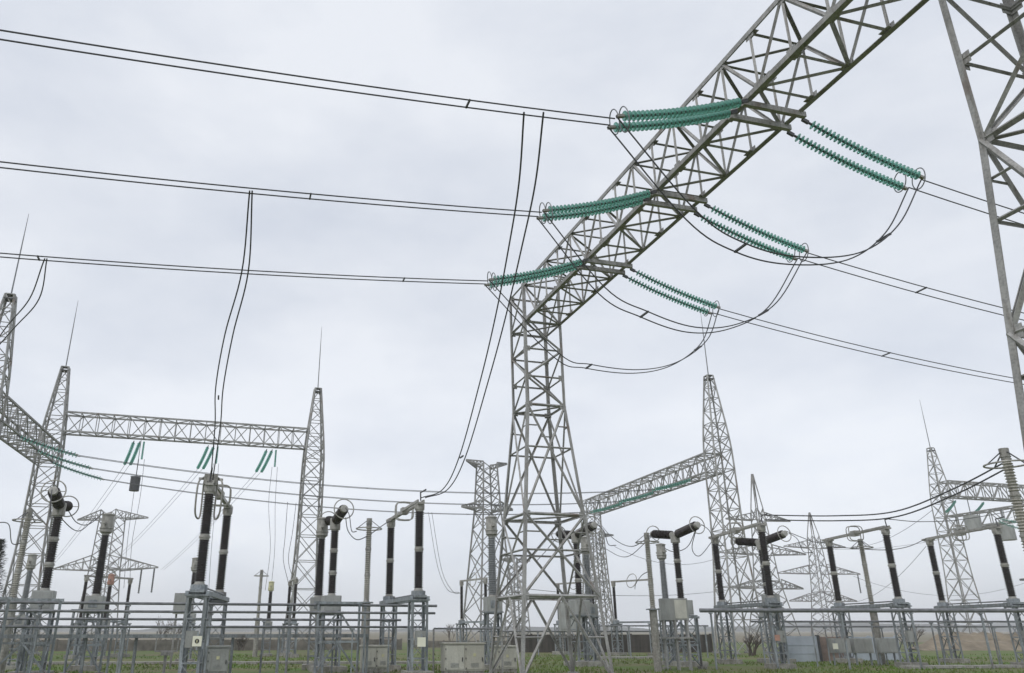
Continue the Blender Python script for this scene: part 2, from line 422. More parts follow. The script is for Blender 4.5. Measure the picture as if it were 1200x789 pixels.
for k in range(3):
    P = [EL[k]] + [inplane(x, y, EL[k], ER[k]) for x, y in JP[k]] + [ER[k]]
    free_bundle('jumper', f'drooping twin jumper cable below the {nick[k]} strings of the big beam', 'cable', P, U_ * .22, .019, 'jumpers under the big beam', spacers=(.35, .8))

# ------------------------------------------------------------------ far gantries
def mast(parent, x, y, rod=6.5, top=23.8):
    lv = [(0, 1.5), (2.6, 1.33), (5.2, 1.16), (7.6, 1.02), (9.8, .95), (11.6, .92), (13.3, .9), (15, .89), (16.75, .86), (17.9, .8), (19.2, .7), (20.5, .58), (21.6, .48), (22.7, .38), (top, .28)]
    if top < 18: lv = lv[:8] + [(top, .86)]
    c = lattice_column(parent, x, lv, 'XXXXXXXXXXZZZZ'[:len(lv) - 1], .16, .075, False, 'steel', frames=(7, len(lv) - 1), name='mast', oy=y)
    if rod: MB().box((x, y, top - .35), .75, .75, .08).box((x, y, top), .6, .6, .06).build('platform', 'dark', c)
    if rod: MB().lathe((x, y, top), (x, y, top + rod), [(0, .05), (rod * .6, .04), (rod, .015)], 6).build('lightning_rod', 'pipe', c)
    return c
def rel(root, p):   # world (x, y, z) to the frame of a gantry root
    return Matrix.Rotation(-root.rotation_euler.z, 3, 'Z') @ (V(p) - V(root.location))
M1, M2, M3 = V((-31.0, 50, 0)), V((-34.6, 66, 0)), V((-13.1, 72.6, 0))
lg = thing('portal_gantry', 'lattice gantry at far left with three peaked masts and two beams', 'gantry', M2, math.atan2(-16, 5.2))
for p in (M1, M2, M3): q = rel(lg, p); mast(lg, q.x, q.y)
a, b = rel(lg, M1 + V((0, 0, 15))), rel(lg, M2 + V((0, 0, 15))); d = (b - a).normalized() * .9
lattice_beam(lg, a + d, b - d, .85, 1.7, 12, .17, .09)
a, b = rel(lg, M2 + V((0, 0, 17.9))), rel(lg, M3 + V((0, 0, 17.9))); d = (b - a).normalized() * .75
lattice_beam(lg, a + d, b - d, .7, 1.7, 16, .17, .09)
M4, M4b = V((23.7, 68.5, 0)), V((17.0, 97, 0))
rg = thing('portal_gantry', 'lattice gantry right of centre with peaked mast and beam running away', 'gantry', M4, math.atan2(M4.y - M4b.y, M4.x - M4b.x))
q = rel(rg, M4); mast(rg, 0, 0); q2 = rel(rg, M4b); mast(rg, q2.x, q2.y, 0, 16.75)
d = q2.normalized() * .9
lattice_beam(rg, V((0, 0, 15)) + d, q2 + V((0, 0, 15)) - d, .85, 1.7, 20, .17, .09)
M5 = V((61.8, 99, 0)); M5b = M5 + V_ * 24; M5c = M5 + U_ * 26
fg = thing('portal_gantry', 'distant lattice gantry at far right with peaked mast behind disconnectors', 'gantry', M5, ANG)
for p in (M5, M5b, M5c): q = rel(fg, p); mast(fg, q.x, q.y, 6.5 if p is M5 else 0, 23.8 if p is M5 else 19.8)
a, b = rel(fg, M5 + V((0, 0, 17.6))), rel(fg, M5b + V((0, 0, 17.6))); d = (b - a).normalized() * .75
lattice_beam(fg, a + d, b - d, .75, 1.9, 16, .2, .11)
a, b = rel(fg, M5 + V((0, 0, 13.4))), rel(fg, M5c + V((0, 0, 13.4))); d = (b - a).normalized() * .75
lattice_beam(fg, a + d, b - d, .75, 1.6, 16, .2, .11)

# lines between the left and the right gantry
LD = (M2 - M1).normalized(); RD = (M4b - M4).normalized()
pos3 = ['nearest', 'middle', 'farthest']
for k, (ta, tb) in enumerate(((4.4, 3.6), (9.0, 11), (13.6, 18.5))):
    a0 = M1 + LD * ta + V((0, 0, 14.8)); b0 = M4 + RD * tb + V((0, 0, 14.8)); d = (b0 - a0); d.z = 0; d.normalize(); a0 += d * .9; b0 -= d * .9
    for s in (-.3, .3):
        ins_string(a0 + LD * s, d, 4.2, 1.15, f'{pos3[k]} green string pair on the left gantry beam, {"nearer" if s < 0 else "farther"} one', 'green strings at the left gantry', 16, mesh=DISC2)
        ins_string(b0 + RD * s, -d, 4.2, 1.15, f'{pos3[k]} green string pair under the right gantry beam, {"nearer" if s < 0 else "farther"} one', 'green strings at the right gantry', 16, mesh=DISC2)
    A = a0 + d * 4.2 - V((0, 0, 1.15)); B = b0 - d * 4.2 - V((0, 0, 1.15))
    bundle('twin_conductor', f'{pos3[k]} twin line slung between the left and right gantries', 'power line', 'lines between the far gantries', A, B, lambda s: -5.0 * s * (1 - s), LD * .2, .022, m='thinwire', spacers=(.2, .45, .7))
# strings behind the far left gantry with lines down to the pylon
GD = (M3 - M2).normalized()
PYL1 = V((-55.0, 128, 0))
for k, f in enumerate((.30, .585, .82)):
    a0 = M2.lerp(M3, f) + V((0, 0, 17.7)) - GD.cross(V((0, 0, 1))) * .8
    b0 = PYL1 + V((-9.1 + 9.1 * k, 0, 10.7))
    d = (b0 - a0); d.z = 0; d.normalize()
    for s in (-.25, .25):
        ins_string(a0 + GD * s, d, 3.6, 1.5, f'green string behind the far left gantry, {["left", "middle", "right"][k]} pair, {"left" if s < 0 else "right"} one', 'green strings behind the left gantry', 14, mesh=DISC2)
    A = a0 + d * 3.6 - V((0, 0, 1.5))
    bundle('twin_conductor', f'thin twin line from the {["left", "middle", "right"][k]} pair of strings down to a far pylon', 'power line', 'lines from the left gantry to the pylon', A, b0, lambda s: -2.0 * s * (1 - s), GD * .2, .018, m='thinwire')
    a1 = a0 + GD * .6
    o = thing('dropper', f'thin dropper wires hanging from the {["left", "middle", "right"][k]} strings of the far left gantry', 'cable', a1, 0, 'droppers at the left gantry')
    for s in (-.25, .25):
        MB().tube(smooth_path([V((s, 0, -1.6)), V((s * 1.2, .1, -5)), V((s * .8 + .2 * k, 0, -9)), V((s + .3, 0, -12.6))]), .02, 5).build('conductor', 'thinwire', o)
    MB().sheds((0, 0, 0), (0, 0, -1.6), .1, n=8).build('suspension_insulator', 'glass', o)
p = at(158, 567, 69)
lt = thing('line_trap', 'dark grey cylindrical line trap hanging below the far left gantry', 'line trap', p)
MB().cyl((0, 0, -.6), (0, 0, .6), .42, 16).build('coil', 'dark', lt, True)
MB().box((0, 0, .68), .9, .1, .1).tube([(0, 0, .7), (0, 0, 4.2)], .03).build('hanger', 'pipe', lt)
for q, (x, y, lab) in enumerate(((1140, 613, 'grey boxy line trap hanging from the far right gantry, left one'), (1180, 624, 'grey boxy line trap hanging from the far right gantry, right one'))):
    p = at(x, y, 88); lt = thing('line_trap', lab, 'line trap', p, 0, 'line traps at the far right')
    MB().cyl((0, 0, -.8), (0, 0, .8), .8, 16).build('coil', 'cab2', lt, True)
    MB().tube([(0, 0, .8), (0, 0, 2.6)], .05).build('hanger', 'pipe', lt)
for q, (x0, y0, x1, y1, lab) in enumerate(((1120, 586, 1108, 600, 'short green insulator string under the distant right gantry, left one'), (1153, 588, 1140, 602, 'short green insulator string under the distant right gantry, right one'), (1170, 607, 1197, 612, 'green insulator string above the tall right disconnector column, upper one'), (1170, 610, 1195, 619, 'green insulator string above the tall right disconnector column, lower one'))):
    a, b = at(x0, y0, 97 if q < 2 else 85), at(x1, y1, 96 if q < 2 else 84); d = b - a; dz = -d.z; d.z = 0; L = d.length
    ins_string(a, d.normalized(), L, dz, lab, 'green strings at the far right', 14, mesh=DISC2)

# ------------------------------------------------------------------ transmission pylons
def pylon(loc, rz, H, base, waist, wz, arms, label, top=.4, peak=0, m='far', group='far pylons', lw=.19):
    o = thing('pylon', label, 'pylon', loc, rz, group)
    n = 5; lv = [(wz * (1 - (1 - i / n) ** 1.25) if i < n else wz, 0) for i in range(n + 1)]
    lv = [(z, base + (waist - base) * z / wz) for z, _ in lv]
    m2 = 5; lv += [(wz + (H - wz) * i / m2, waist + (top - waist) * i / m2) for i in range(1, m2 + 1)]
    if peak: lv.append((H + peak, .08))
    lattice_column(o, 0, lv, 'x' * (len(lv) - 1), lw, .10, False, m, name='body', frames=(n,))
    for z, hl, dep, up in arms:
        s = waist + (top - waist) * max(0, (z - wz) / (H - wz)) if z > wz else base + (waist - base) * z / wz
        for sg in (-1, 1):
            mb = MB(); tip = V((sg * hl, 0, z + up))
            for y in (-1, 1):
                lo, hi = V((sg * s, y * s, z)), V((sg * s, y * s, z + dep))
                mb.bar(lo, tip, .14); mb.bar(hi, tip + V((0, 0, .1)), .14)
                k = 5
                for i in range(k):
                    a, b = lo.lerp(tip, i / k), hi.lerp(tip, (i + 1) / k if i < k - 1 else .97); c = hi.lerp(tip, i / k)
                    mb.bar(a, b, .08); mb.bar(a, c, .08)
            for i in range(5): mb.bar(V((sg * s, -s, z)).lerp(tip, i / 5), V((sg * s, s, z)).lerp(tip, (i + 1) / 5), .08)
            mb.build('crossarm', m, o)
    return o
pylon(PYL1, R(-12), 20.0, 2.3, 1.6, 11, [(10.6, 9.3, 2.2, .3), (18.6, 6.4, 1.3, 0)], 'distant pylon with two wide crossarms behind the far left mast', top=1.35)
pylon(gp(572, 640, 88), R(25), 19.5, 2.3, 1.1, 14.2, [(14.4, 3.2, .8, .1), (19.1, 2.6, .5, .6)], 'stocky square pylon with short crossarms just left of the big tower', top=.85)
pylon(gp(893, 640, 128), R(15), 20.3, 2.8, 1.35, 9, [(7.9, 6.5, 1.3, 0), (13.0, 8.0, 1.5, .2), (18.4, 6, 1.2, 0)], 'distant tall pylon with sharp peak behind the right disconnectors', top=.65, peak=5.6)
pylon(gp(958, 660, 165), R(10), 20, 2.4, 1.4, 9, [(7.2, 7.5, 1.6, 0), (12.5, 9.3, 1.8, 0), (17.6, 7.0, 1.6, .2)], 'distant three armed pylon left of the steel post', top=.8, peak=4.8)
pylon(gp(700, 650, 130), R(12), 17, 1.6, 1.2, 9, [(16, 3.0, .5, .3)], 'distant slim lattice support right of the big tower', top=.9)
pylon(gp(605, 690, 120), R(30), 12, 1.4, 1.0, 7, [(11.3, 2.6, .5, .2)], 'small lattice support seen through the legs of the big tower', top=.7)
for k, (x, y) in enumerate(((166, 667), (181, 666), (1005, 673))):
    p = at(x, y, 128 if k < 2 else 165)
    tag(MB().sheds((0, 0, 0), (0, 0, -3.6), .16, n=8, pitch=.3).build('suspension_string', 'pipe'), ['suspension string under left pylon crossarm, inner one', 'suspension string at the tip of left pylon crossarm', 'suspension string under the arm of the three armed pylon'][k], 'insulator', 'suspension strings on far pylons').location = p
for k, (a, b, sg) in enumerate((((190, 672, 128), (420, 560, 75), 2), ((930, 640, 165), (1200, 600, 160), 3), ((1000, 675, 165), (1200, 683, 160), 3), ((1000, 640, 165), (1093, 597, 99), 1.2), ((850, 650, 128), (720, 640, 120), 2), ((1003, 705, 165), (1085, 640, 99), 1.2), ((860, 690, 128), (560, 682, 90), 1.2), ((700, 740, 95), (1200, 735, 98), .5))):
    if k in (0, 7): continue
    A, B = at(*a), at(*b)
    bundle('overhead_line', ['', 'thin overhead line from the three armed pylon off to the right, upper', 'thin overhead line from the three armed pylon off to the right, lower', 'thin overhead line rising from the three armed pylon to the right gantry, upper', 'thin overhead line left of the tall sharp peaked pylon', 'thin overhead line rising from the three armed pylon to the right gantry, lower', 'thin overhead line low behind the big tower', ''][k], 'power line', 'thin lines in the distance', A, B, lambda s, g=sg: -4 * g * s * (1 - s), V((0, 0, .2)), .03, m='thinwire', two=False)

# ------------------------------------------------------------------ switchgear
def support(parent, x, h=2.95, hw=.33, m='blue'):
    mb = MB()
    for i in range(4):
        a = V((x + SG[i][0] * hw, SG[i][1] * hw, 0)); mb.ang(a, a + V((0, 0, h)), .10, V((SG[i][0], SG[i][1], 0)))
        b = V((x + SG[(i + 1) % 4][0] * hw, SG[(i + 1) % 4][1] * hw, 0))
        n = 4
        for k in range(n):
            z0, z1 = h * k / n, h * (k + 1) / n
            mb.bar(a + V((0, 0, z0)), b + V((0, 0, z1)), .05, .02) if k % 2 else mb.bar(b + V((0, 0, z0)), a + V((0, 0, z1)), .05, .02)
            mb.bar(a + V((0, 0, z1 - .03)), b + V((0, 0, z1 - .03)), .05, .05)
    mb.box((x, 0, h + .03), hw * 2.5, hw * 2.5, .06)
    s = mb.build('support', m, parent)
    MB().box((x, 0, .12), hw * 3.4, hw * 3.4, .24).build('footing', 'conc', s)
    return s
def column(parent, x, z0, z1, r=.2, m='brown', units=2, y=0, lean=0, taper=1.0, fm='alu'):
    mb = MB(); h = (z1 - z0) / units; P = lambda k: V((x + lean * k / units, y, z0 + k * h)); d = (P(1) - P(0)).normalized()
    for k in range(units): mb.sheds(P(k) + d * .1, P(k + 1) - d * .1, r, taper=taper)
    c = mb.build('insulator_column', m, parent, True)
    for k in range(units + 1):
        lo = 0 if k == 0 else .105; hi = 0 if k == units else .105; q = P(k); f = r * (1 + (taper - 1) * (k / units if units == 1 else 0))
        MB().lathe(q - d * lo, q + d * max(hi, .001), [(0, f * .84), (max(0, lo - .03), f * .86), (max(.001, lo - .028), f * 1.02), (lo + .028 if hi else lo, f * 1.02), (lo + .03 if hi else lo + .002, f * .86), (lo + hi, f * .84)], 16).build('flange', fm, c, True)
    return c
DD = 6.1
def make_disconnector():
    o = thing('disconnector', 'd', 'disconnector', group='tall disconnectors')
    for x in (0, -DD):
        support(o, x); 
        MB().cyl((x, 0, 3.0), (x, 0, 3.35), .3).box((x, 0, 3.12), .95, .5, .1).build('turntable', 'blue', o)
        column(o, x, 3.35, 6.75, .21)
        MB().cyl((x, 0, 6.75), (x, 0, 6.95), .22).box((x, 0, 6.98), .7, .3, .08).build('terminal_head', 'alu', o)
    a = MB(); a.bar((.25, .13, 7.08), (-DD / 2, .13, 7.08), .075, .11).bar((.25, -.13, 7.08), (-DD / 2, -.13, 7.08), .075, .11); a.build('contact_arm', 'alu', o)
    a = MB(); a.bar((-DD / 2 + .1, 0, 7.08), (-DD - .25, 0, 7.08), .16, .14); a.box((-DD - .1, 0, 7.05), .8, .34, .12); a.build('contact_arm', 'alu', o)
    a = MB()
    for s in (-.35, .35):
        n = 16; P = []
        for i in range(n):
            w = 2 * math.pi * i / n; c, s2 = math.cos(w), math.sin(w)
            P.append(V((-DD / 2 + s * .4, math.copysign(abs(c) ** .5, c) * .42, 7.08 + math.copysign(abs(s2) ** .5, s2) * .42)))
        a.tube(P, .028, 6, True)
    a.build('corona_shield', 'alu', o)
    MB().box((-DD / 2, 0, 7.08), .5, .3, .3).build('contact_jaw', 'alu', o)
    MB().tube([(.2, 0, 7.1), (.15, 0, 7.45), (.7, .1, 7.5)], .035).build('line_terminal', 'dark', o)
    a = MB().bar((.3, .36, 3.05), (-DD - .3, .36, 3.05), .12, .16).bar((.3, -.36, 3.05), (-DD - .3, -.36, 3.05), .12, .16); a.build('base_frame', 'blue', o)
    MB().tube([(0, .2, 3.25), (-DD, .2, 3.25)], .035).build('drive_rod', 'pipe', o)
    mb = MB().box((.44, 0, 1.5), .24, .4, .55); c = mb.build('drive_cabinet', 'cab2', o); MB().box((.57, .12, 1.5), .02, .03, .12).build('handle', 'dark', c)
    return o
def make_breaker():
    o = thing('circuit_breaker', 'b', 'circuit breaker', group='circuit breakers')
    support(o, 0, 2.5, .45)
    c = MB().box((0, 0, 2.95), .95, .8, .75).build('mechanism_cabinet', 'cab2', o); MB().box((.48, 0, 2.95), .02, .66, .62).build('door', 'cab2', c)
    column(o, 0, 3.33, 6.45, .21, units=3)
    MB().cyl((0, 0, 6.4), (0, 0, 6.95), .26).build('gear_housing', 'alu', o, True)
    for s in (-1, 1):
        p, q = V((s * .3, 0, 6.85)), V((s * 2.1, 0, 7.10)); d = (q - p).normalized()
        i = MB().sheds(p, q, .24, .8, .085, 18).build('interrupter', 'brown', o, True)
        MB().cyl(p - d * .1, p + d * .03, .18).build('end_cap', 'alu', i, True); MB().cyl(q - d * .02, q + d * .2, .17).build('end_cap', 'alu', i, True)
        MB().ring(q + d * .1, .46, .028, d).build('grading_ring', 'alu', i, True)
        MB().bar(q + d * .1 + V((0, -.46, 0)), q + d * .1 + V((0, .46, 0)), .03).build('ring_bracket', 'alu', i)
    MB().tube(smooth_path([(2.6, 0, 7.1), (3.1, .1, 6.7), (3.3, .2, 6.0), (3.9, .3, 5.9)]), .02).build('lead', 'wire', o)
    return o
def make_ct():
    o = thing('current_transformer', 'c', 'transformer', group='instrument transformers')
    support(o, 0, 2.6, .36)
    c = MB().box((0, 0, 3.0), .8, .8, .7).build('base_tank', 'cab2', o); MB().box((.41, 0, 3.0), .03, .4, .35).build('terminal_box', 'blue', c)
    column(o, 0, 3.35, 6.35, .25, units=1, taper=.82)
    MB().lathe((0, 0, 6.35), (0, 0, 7.4), [(0, .22), (.05, .3), (.2, .3), (.22, .33), (.27, .33), (.29, .29), (.86, .28), (.88, .32), (.93, .32), (.95, .26), (1.0, .1)], 18).build('head_tank', 'alu', o, True)
    MB().bar((-.7, 0, 6.8), (.7, 0, 6.8), .12, .1).build('terminal_bar', 'alu', o)
    return o
def make_post():
    o = thing('post_insulator', 'p', 'insulator', group='slim post insulators')
    MB().cyl((0, 0, 0), (0, 0, 3.0), .2, 16).build('pedestal', 'conc', o, True)
    MB().box((0, 0, 3.02), .6, .6, .06).build('base_plate', 'blue', o)
    column(o, 0, 3.05, 6.7, .155, 'beige', 3, fm='alu')
    t = MB().cyl((0, 0, 6.7), (0, 0, 6.95), .14); t.build('cap', 'alu', o, True)
    MB().ring((0, 0, 6.45), .62, .03, (0, 0, 1)).build('grading_ring', 'alu', o, True)
    MB().bar((-.62, 0, 6.45), (0, 0, 6.92), .03).bar((.62, 0, 6.45), (0, 0, 6.92), .03).bar((0, -.62, 6.45), (0, 0, 6.92), .03).bar((0, .62, 6.45), (0, 0, 6.92), .03).build('ring_bracket', 'dark', o)
    return o
def make_lowdisc():
    o = thing('disconnector', 's', 'disconnector', group='small disconnectors in the back row')
    for x in (0, 3.6):
        support(o, x, 2.2, .28); MB().cyl((x, 0, 2.26), (x, 0, 2.5), .25).build('turntable', 'blue', o)
        column(o, x, 2.5, 5.0, .13, units=1)
        MB().cyl((x, 0, 5.0), (x, 0, 5.25), .16).build('terminal_head', 'alu', o, True)
    MB().bar((-.2, 0, 5.3), (3.8, 0, 5.3), .12, .12).build('contact_arm', 'alu', o)
    MB().ring((1.8, 0, 5.3), .42, .03, (0, 1, 0), sx=1.3).build('corona_shield', 'alu', o, True)
    MB().bar((-.2, 0, 2.35), (3.8, 0, 2.35), .3, .12).build('base_frame', 'blue', o)
    return o

def place(proto, items):
    for k, (p, rz, label, sc) in enumerate(items):
        if k == 0: proto.location = p; proto.rotation_euler = (0, 0, rz); proto['label'] = label; proto.scale = (sc,) * 3
        else: dup(proto, p, rz, label, sc)
def aim(deg): return -R(90) + R(deg)          # local x points towards the viewer, turned by deg from straight

disc = make_disconnector()
place(disc, [
    (gp(491, 640, 34.5), aim(16), 'tall disconnector with two black columns just left of the big tower', 1),
    (gp(243, 600, 29.8), aim(9), 'tall black disconnector at left with ringed head under twin downleads', 1),
    (gp(895, 640, 42.0), aim(5), 'tall disconnector whose thick near column stands right of the peaked mast', 1),
    (gp(1041, 640, 43.5), aim(3), 'tall disconnector with pale slanting arm right of the slim post', 1),
    (gp(1172, 640, 43.2), aim(1), 'tall disconnector at the right edge in front of the distant gantry', 1),
])
brk = make_breaker()
place(brk, [
    (gp(391, 650, 39), aim(18), 'circuit breaker with black slanting head beside the left far mast', 1),
    (gp(60, 650, 34), aim(18), 'circuit breaker at far left with ringed black head under the gantry beam', 1),
    (gp(793, 650, 45), aim(18), 'circuit breaker with two fat black interrupters left of the peaked mast', 1),
    (gp(676, 650, 45), aim(18), 'circuit breaker seen through the right legs of the big tower', 1),
    (gp(893, 650, 49), aim(18), 'circuit breaker half hidden by the thick disconnector column', 1),
])
ct = make_ct()
place(ct, [
    (gp(120, 650, 40), aim(10), 'tall current transformer with pale head right of the far left breaker', 1),
    (gp(376, 650, 41), aim(10), 'current transformer with pale head against the left far mast', .99),
    (gp(316, 710, 62), aim(10), 'small distant transformer with yellowish head between the left columns', .72),
    (gp(127, 700, 56), aim(10), 'short transformer with reddish head behind the tall current transformer', .74),
    (gp(226, 690, 50), aim(10), 'short transformer with pale head left of the ringed disconnector', .82),
])
for o in [x for x in COL.objects if x.parent and x.name.startswith('head_tank')]:
    L = o.parent['label']
    if 'reddish' in L or 'yellowish' in L:
        o.data = o.data.copy(); o.data.materials[0] = M['red' if 'reddish' in L else 'yel']; o['label'] = 'faded reddish head' if 'reddish' in L else 'faded yellowish head'
vt = make_ct(); vt['group'] = 'grey porcelain transformers'
for c in vt.children:
    if c.name.startswith('insulator_column'): c.data.materials[0] = M['grey']
place(vt, [
    (gp(577, 680, 41), aim(10), 'grey porcelain transformer behind the left legs of the big tower', 1),
    (gp(777, 670, 46), aim(10), 'grey porcelain transformer column beside the fat black interrupters', .88),
    (gp(33, 680, 41), aim(10), 'short grey porcelain transformer with box base at the foot of the left mast', .74),
    (gp(688, 670, 47), aim(10), 'grey porcelain transformer behind the right legs of the big tower', .95),
])
post = make_post()
place(post, [
    (gp(431, 660, 39), 0, 'slim pale post insulator between the left breaker and the disconnector', 1),
    (gp(764, 700, 39), 0, 'tall beige post insulator right of the big tower', .9),
    (gp(1013, 660, 47), 0, 'slim beige post with small cross top between two disconnector columns', .98),
    (gp(27, 640, 36), 0, 'grey post insulator at far left beside the mast foot', 1),
    (gp(305, 690, 60), 0, 'small distant post insulator left of the yellowish transformer', .86),
    (gp(1187, 570, 27), 0, 'thick pale post insulator at the right edge behind the big tower leg', 1.12),
])
ld = make_lowdisc()
place(ld, [
    (gp(541, 710, 62), R(-62), 'small distant disconnector left of the big tower base', 1),
    (gp(721, 715, 63), R(-52), 'small distant disconnector with ring right of the big tower base', 1),
    (gp(98, 700, 56), R(60), 'small distant disconnector behind the tall current transformer', 1),
    (gp(338, 710, 62), R(-72), 'small distant disconnector beside the left far mast foot', 1),
    (gp(655, 720, 66), R(-50), 'small distant disconnector seen between the legs of the big tower', 1),
])

# downleads
def LP(k, px):
    "the point of left line k that stands at px in the photograph"
    f = lambda s: EL[k] - VD * (34 * s) + V((0, 0, (-3.9 + .2 * k) * s + 2.2 * s * s))
    lo, hi = 0, .5
    for _ in range(40):
        m_ = (lo + hi) / 2; p = f(m_); x = CX + F * p.x / (p.y * CP + (p.z - EYE) * SP)
        if x > px: lo = m_
        else: hi = m_
    return f(lo)
fr_ = lambda a, b, sg: (lambda t: V((sg * lerp(a, b, t), 0, 0)))
free_bundle('downlead', 'long twin downlead from the highest line to the middle disconnector', 'cable', [LP(2, 625), at(617, 215, 17.2), at(603, 290, 20.2), at(586, 370, 23.5), at(567, 445, 27), at(541, 535, 31.4), at(521, 573, 33.4), at(495, 583, 34.3)], U_ * .2, .023, spacers=(.72,), offs=(fr_(.22, .05, -1), fr_(.24, .12, 1)))
free_bundle('downlead', 'twin downlead from the middle line to the ringed left disconnector', 'cable', [LP(1, 294), at(287, 318, 20.5), at(268, 392, 23.4), at(257, 454, 26), at(255, 498, 27.6), at(248, 562, 29.7)], U_ * .2, .022, spacers=(.66,), offs=(lambda t: V((-.13 * math.sin(.25 + t * 2.6), 0, 0)), lambda t: V((.14 * math.sin(.25 + t * 2.6), 0, 0))))
free_bundle('downlead', 'twin downlead curving from the lowest line towards the far left breaker', 'cable', [LP(0, 55), at(42, 350, 23), at(12, 385, 25), at(-25, 430, 28)], U_ * .2, .02, offs=(lambda t: V((-.22 * math.sin(.3 + t * 2.8), 0, 0)), lambda t: V((.12 * math.sin(t * 3), 0, 0))))
# heavy leads between apparatus
free_bundle('flexible_lead', 'heavy twin lead sagging from the right edge to the thick disconnector column', 'cable', [at(1186, 541, 29), at(1120, 575, 32), at(1050, 602, 36), at(980, 607, 39), at(897, 606, 42)], V((0, 0, .12)), .03)
def lead(label, P, r=.022, m='wire'):
    free_bundle('flexible_lead', label, 'cable', P, V((0, 0, 0)), r, 'single leads between apparatus', m, offs=(V((0, 0, 0)),))
lead('lead from a disconnector head towards the right gantry', [at(1041, 608, 43), at(1080, 611, 46), at(1130, 608, 50), at(1200, 596, 56)])
lead('lead looping up from the slim post to the right edge disconnector', [at(1087, 630, 49.5), at(1065, 640, 48.5), at(1040, 644, 48), at(1010, 643, 47), at(972, 640, 49.5)])
lead('lead looping from the left breaker ring to the slim pale post', [at(405, 606, 38), at(408, 622, 38), at(418, 632, 38.4), at(431, 628, 39)])
lead('lead from the slim pale post to the middle disconnector', [at(431, 628, 39), at(442, 620, 39.5), at(452, 613, 40), at(459, 610, 40)])
lead('lead sagging from far interrupter ring to the gantry mast', [at(763, 627, 47), at(740, 640, 51), at(718, 630, 58), at(702, 612, 66)], .026)
lead('lead sagging below the interrupter ring towards the big tower', [at(763, 629, 47), at(735, 652, 51), at(712, 644, 58), at(694, 630, 66)], .022)
lead('lead from the breaker ring down to the small distant disconnector', [at(763, 668, 40), at(752, 674, 48), at(745, 684, 58), at(744, 690, 61)])
lead('thin dropper from the far lines to the small disconnector by the left mast, left one', [at(337, 588, 76), at(334, 630, 72), at(332, 655, 68), at(338, 683, 63)], .025, 'thinwire')
lead('thin dropper from the far lines to the small disconnector by the left mast, right one', [at(347, 589, 76), at(343, 622, 72), at(338, 655, 68), at(344, 680, 63)], .025, 'thinwire')
lead('drooping lead from the far line to the small disconnector, outer one', [at(502, 600, 78), at(512, 660, 72), at(524, 690, 66), at(538, 694, 62)])
lead('drooping lead from the far line to the small disconnector, inner one', [at(506, 600, 78), at(517, 665, 71), at(530, 692, 65), at(540, 695, 62)])
lead('lead looping from the far left breaker to the tall current transformer', [at(80, 598, 37), at(90, 612, 38), at(104, 614, 39), at(122, 600, 40)])
lead('second lead under the far left breaker head', [at(64, 590, 34), at(72, 607, 36), at(92, 622, 38), at(112, 606, 40)])
lead('lead under the right fat interrupter', [at(817, 616, 43), at(806, 640, 44), at(790, 646, 45.5), at(778, 642, 46)])
lead('lead from the fat interrupter to the disconnector left of the mast', [at(817, 616, 43), at(811, 642, 46), at(820, 651, 47.5), at(836, 632, 49)])
lead('lead from breaker ring behind the thick column to the slanting arm', [at(921, 622, 47), at(941, 630, 48), at(955, 635, 49), at(968, 636, 49.5)])
lead('lead from the centre breaker across the tower legs', [at(652, 630, 45), at(640, 645, 47), at(628, 658, 50)])
lead('lead at the far left edge of the mast foot', [at(-6, 612, 36), at(10, 614, 36), at(14, 636, 36), at(26, 636, 36)])

# rings and shroud of the left disconnector head, vertical shield frame
p = gp(243, 600, 29.8)
rg_ = thing('corona_frame', 'large pale corona frame around the left disconnector head', 'corona ring', p + V((0, 0, 0)), aim(17))
for s in (-.42, .42):
    P = [(-.2, s * .5, 7.35), (.1, s, 7.1), (.15, s * 1.1, 6.6), (.05, s * 1.05, 5.95), (-.2, s * .8, 5.75), (-.4, s * .6, 5.95), (-.4, s * .6, 7.0)]
    MB().tube(smooth_path([V(q) for q in P + P[:1]]), .035, 6).build('hoop', 'alu', rg_)
MB().bar((-.2, -.45, 7.25), (-.2, .45, 7.25), .08, .08).box((-.2, 0, 7.2), .5, .5, .4).build('yoke', 'alu', rg_)

# ------------------------------------------------------------------ horizontal tubes and low structures
def rail(px0, px1, py, Y, label, r=.05, dirv=V_, m='pipe', group='grey rails along the switchgear', posts=0, step=5.5):
    a = at(px0, py, Y); n = V((0, 1, 0))
    # walk along dirv until the bearing of px1
    u1 = (px1 - CX) / F / (CP - (CY - py) / F * SP)
    d = (u1 * a.y - a.x) / (dirv.x - u1 * dirv.y); b = a + dirv * d
    o = thing('pipe_rail', label, 'rail', (a.x, a.y, a.z), 0, group)
    MB().tube([V((0, 0, 0)), b - a], r, 10).build('tube', m, o, True)
    k = int(d / step) + 1; mb = None
    for i in range(k + 1):
        q = (b - a) * (min(.97, max(.03, i / k)))
        MB().box(q + V((0, 0, -r - .03)), .16, .16, .05).build('clamp', 'blue', o)
        if posts: MB().bar(q + V((0, 0, -r - .055)), V((q.x, q.y, -a.z)), posts).build('post', 'blue', o)
    return a, b
rails = [(-60, 512, 705, 31.5, 'topmost grey pipe rail across the left switchgear', .055), (-60, 510, 715, 30.5, 'second grey pipe rail across the left switchgear', .05), (-60, 470, 724.5, 32.5, 'third grey pipe rail across the left switchgear', .05), (-60, 495, 734, 30.8, 'lowest grey pipe rail across the left switchgear', .05),
         (820, 1230, 715, 41.2, 'thick grey pipe rail across the right switchgear', .10), (880, 1230, 728, 44.5, 'thin upper pipe rail behind the right switchgear', .05), (900, 1230, 734, 46, 'thin lower pipe rail behind the right switchgear', .045)]
ends = []
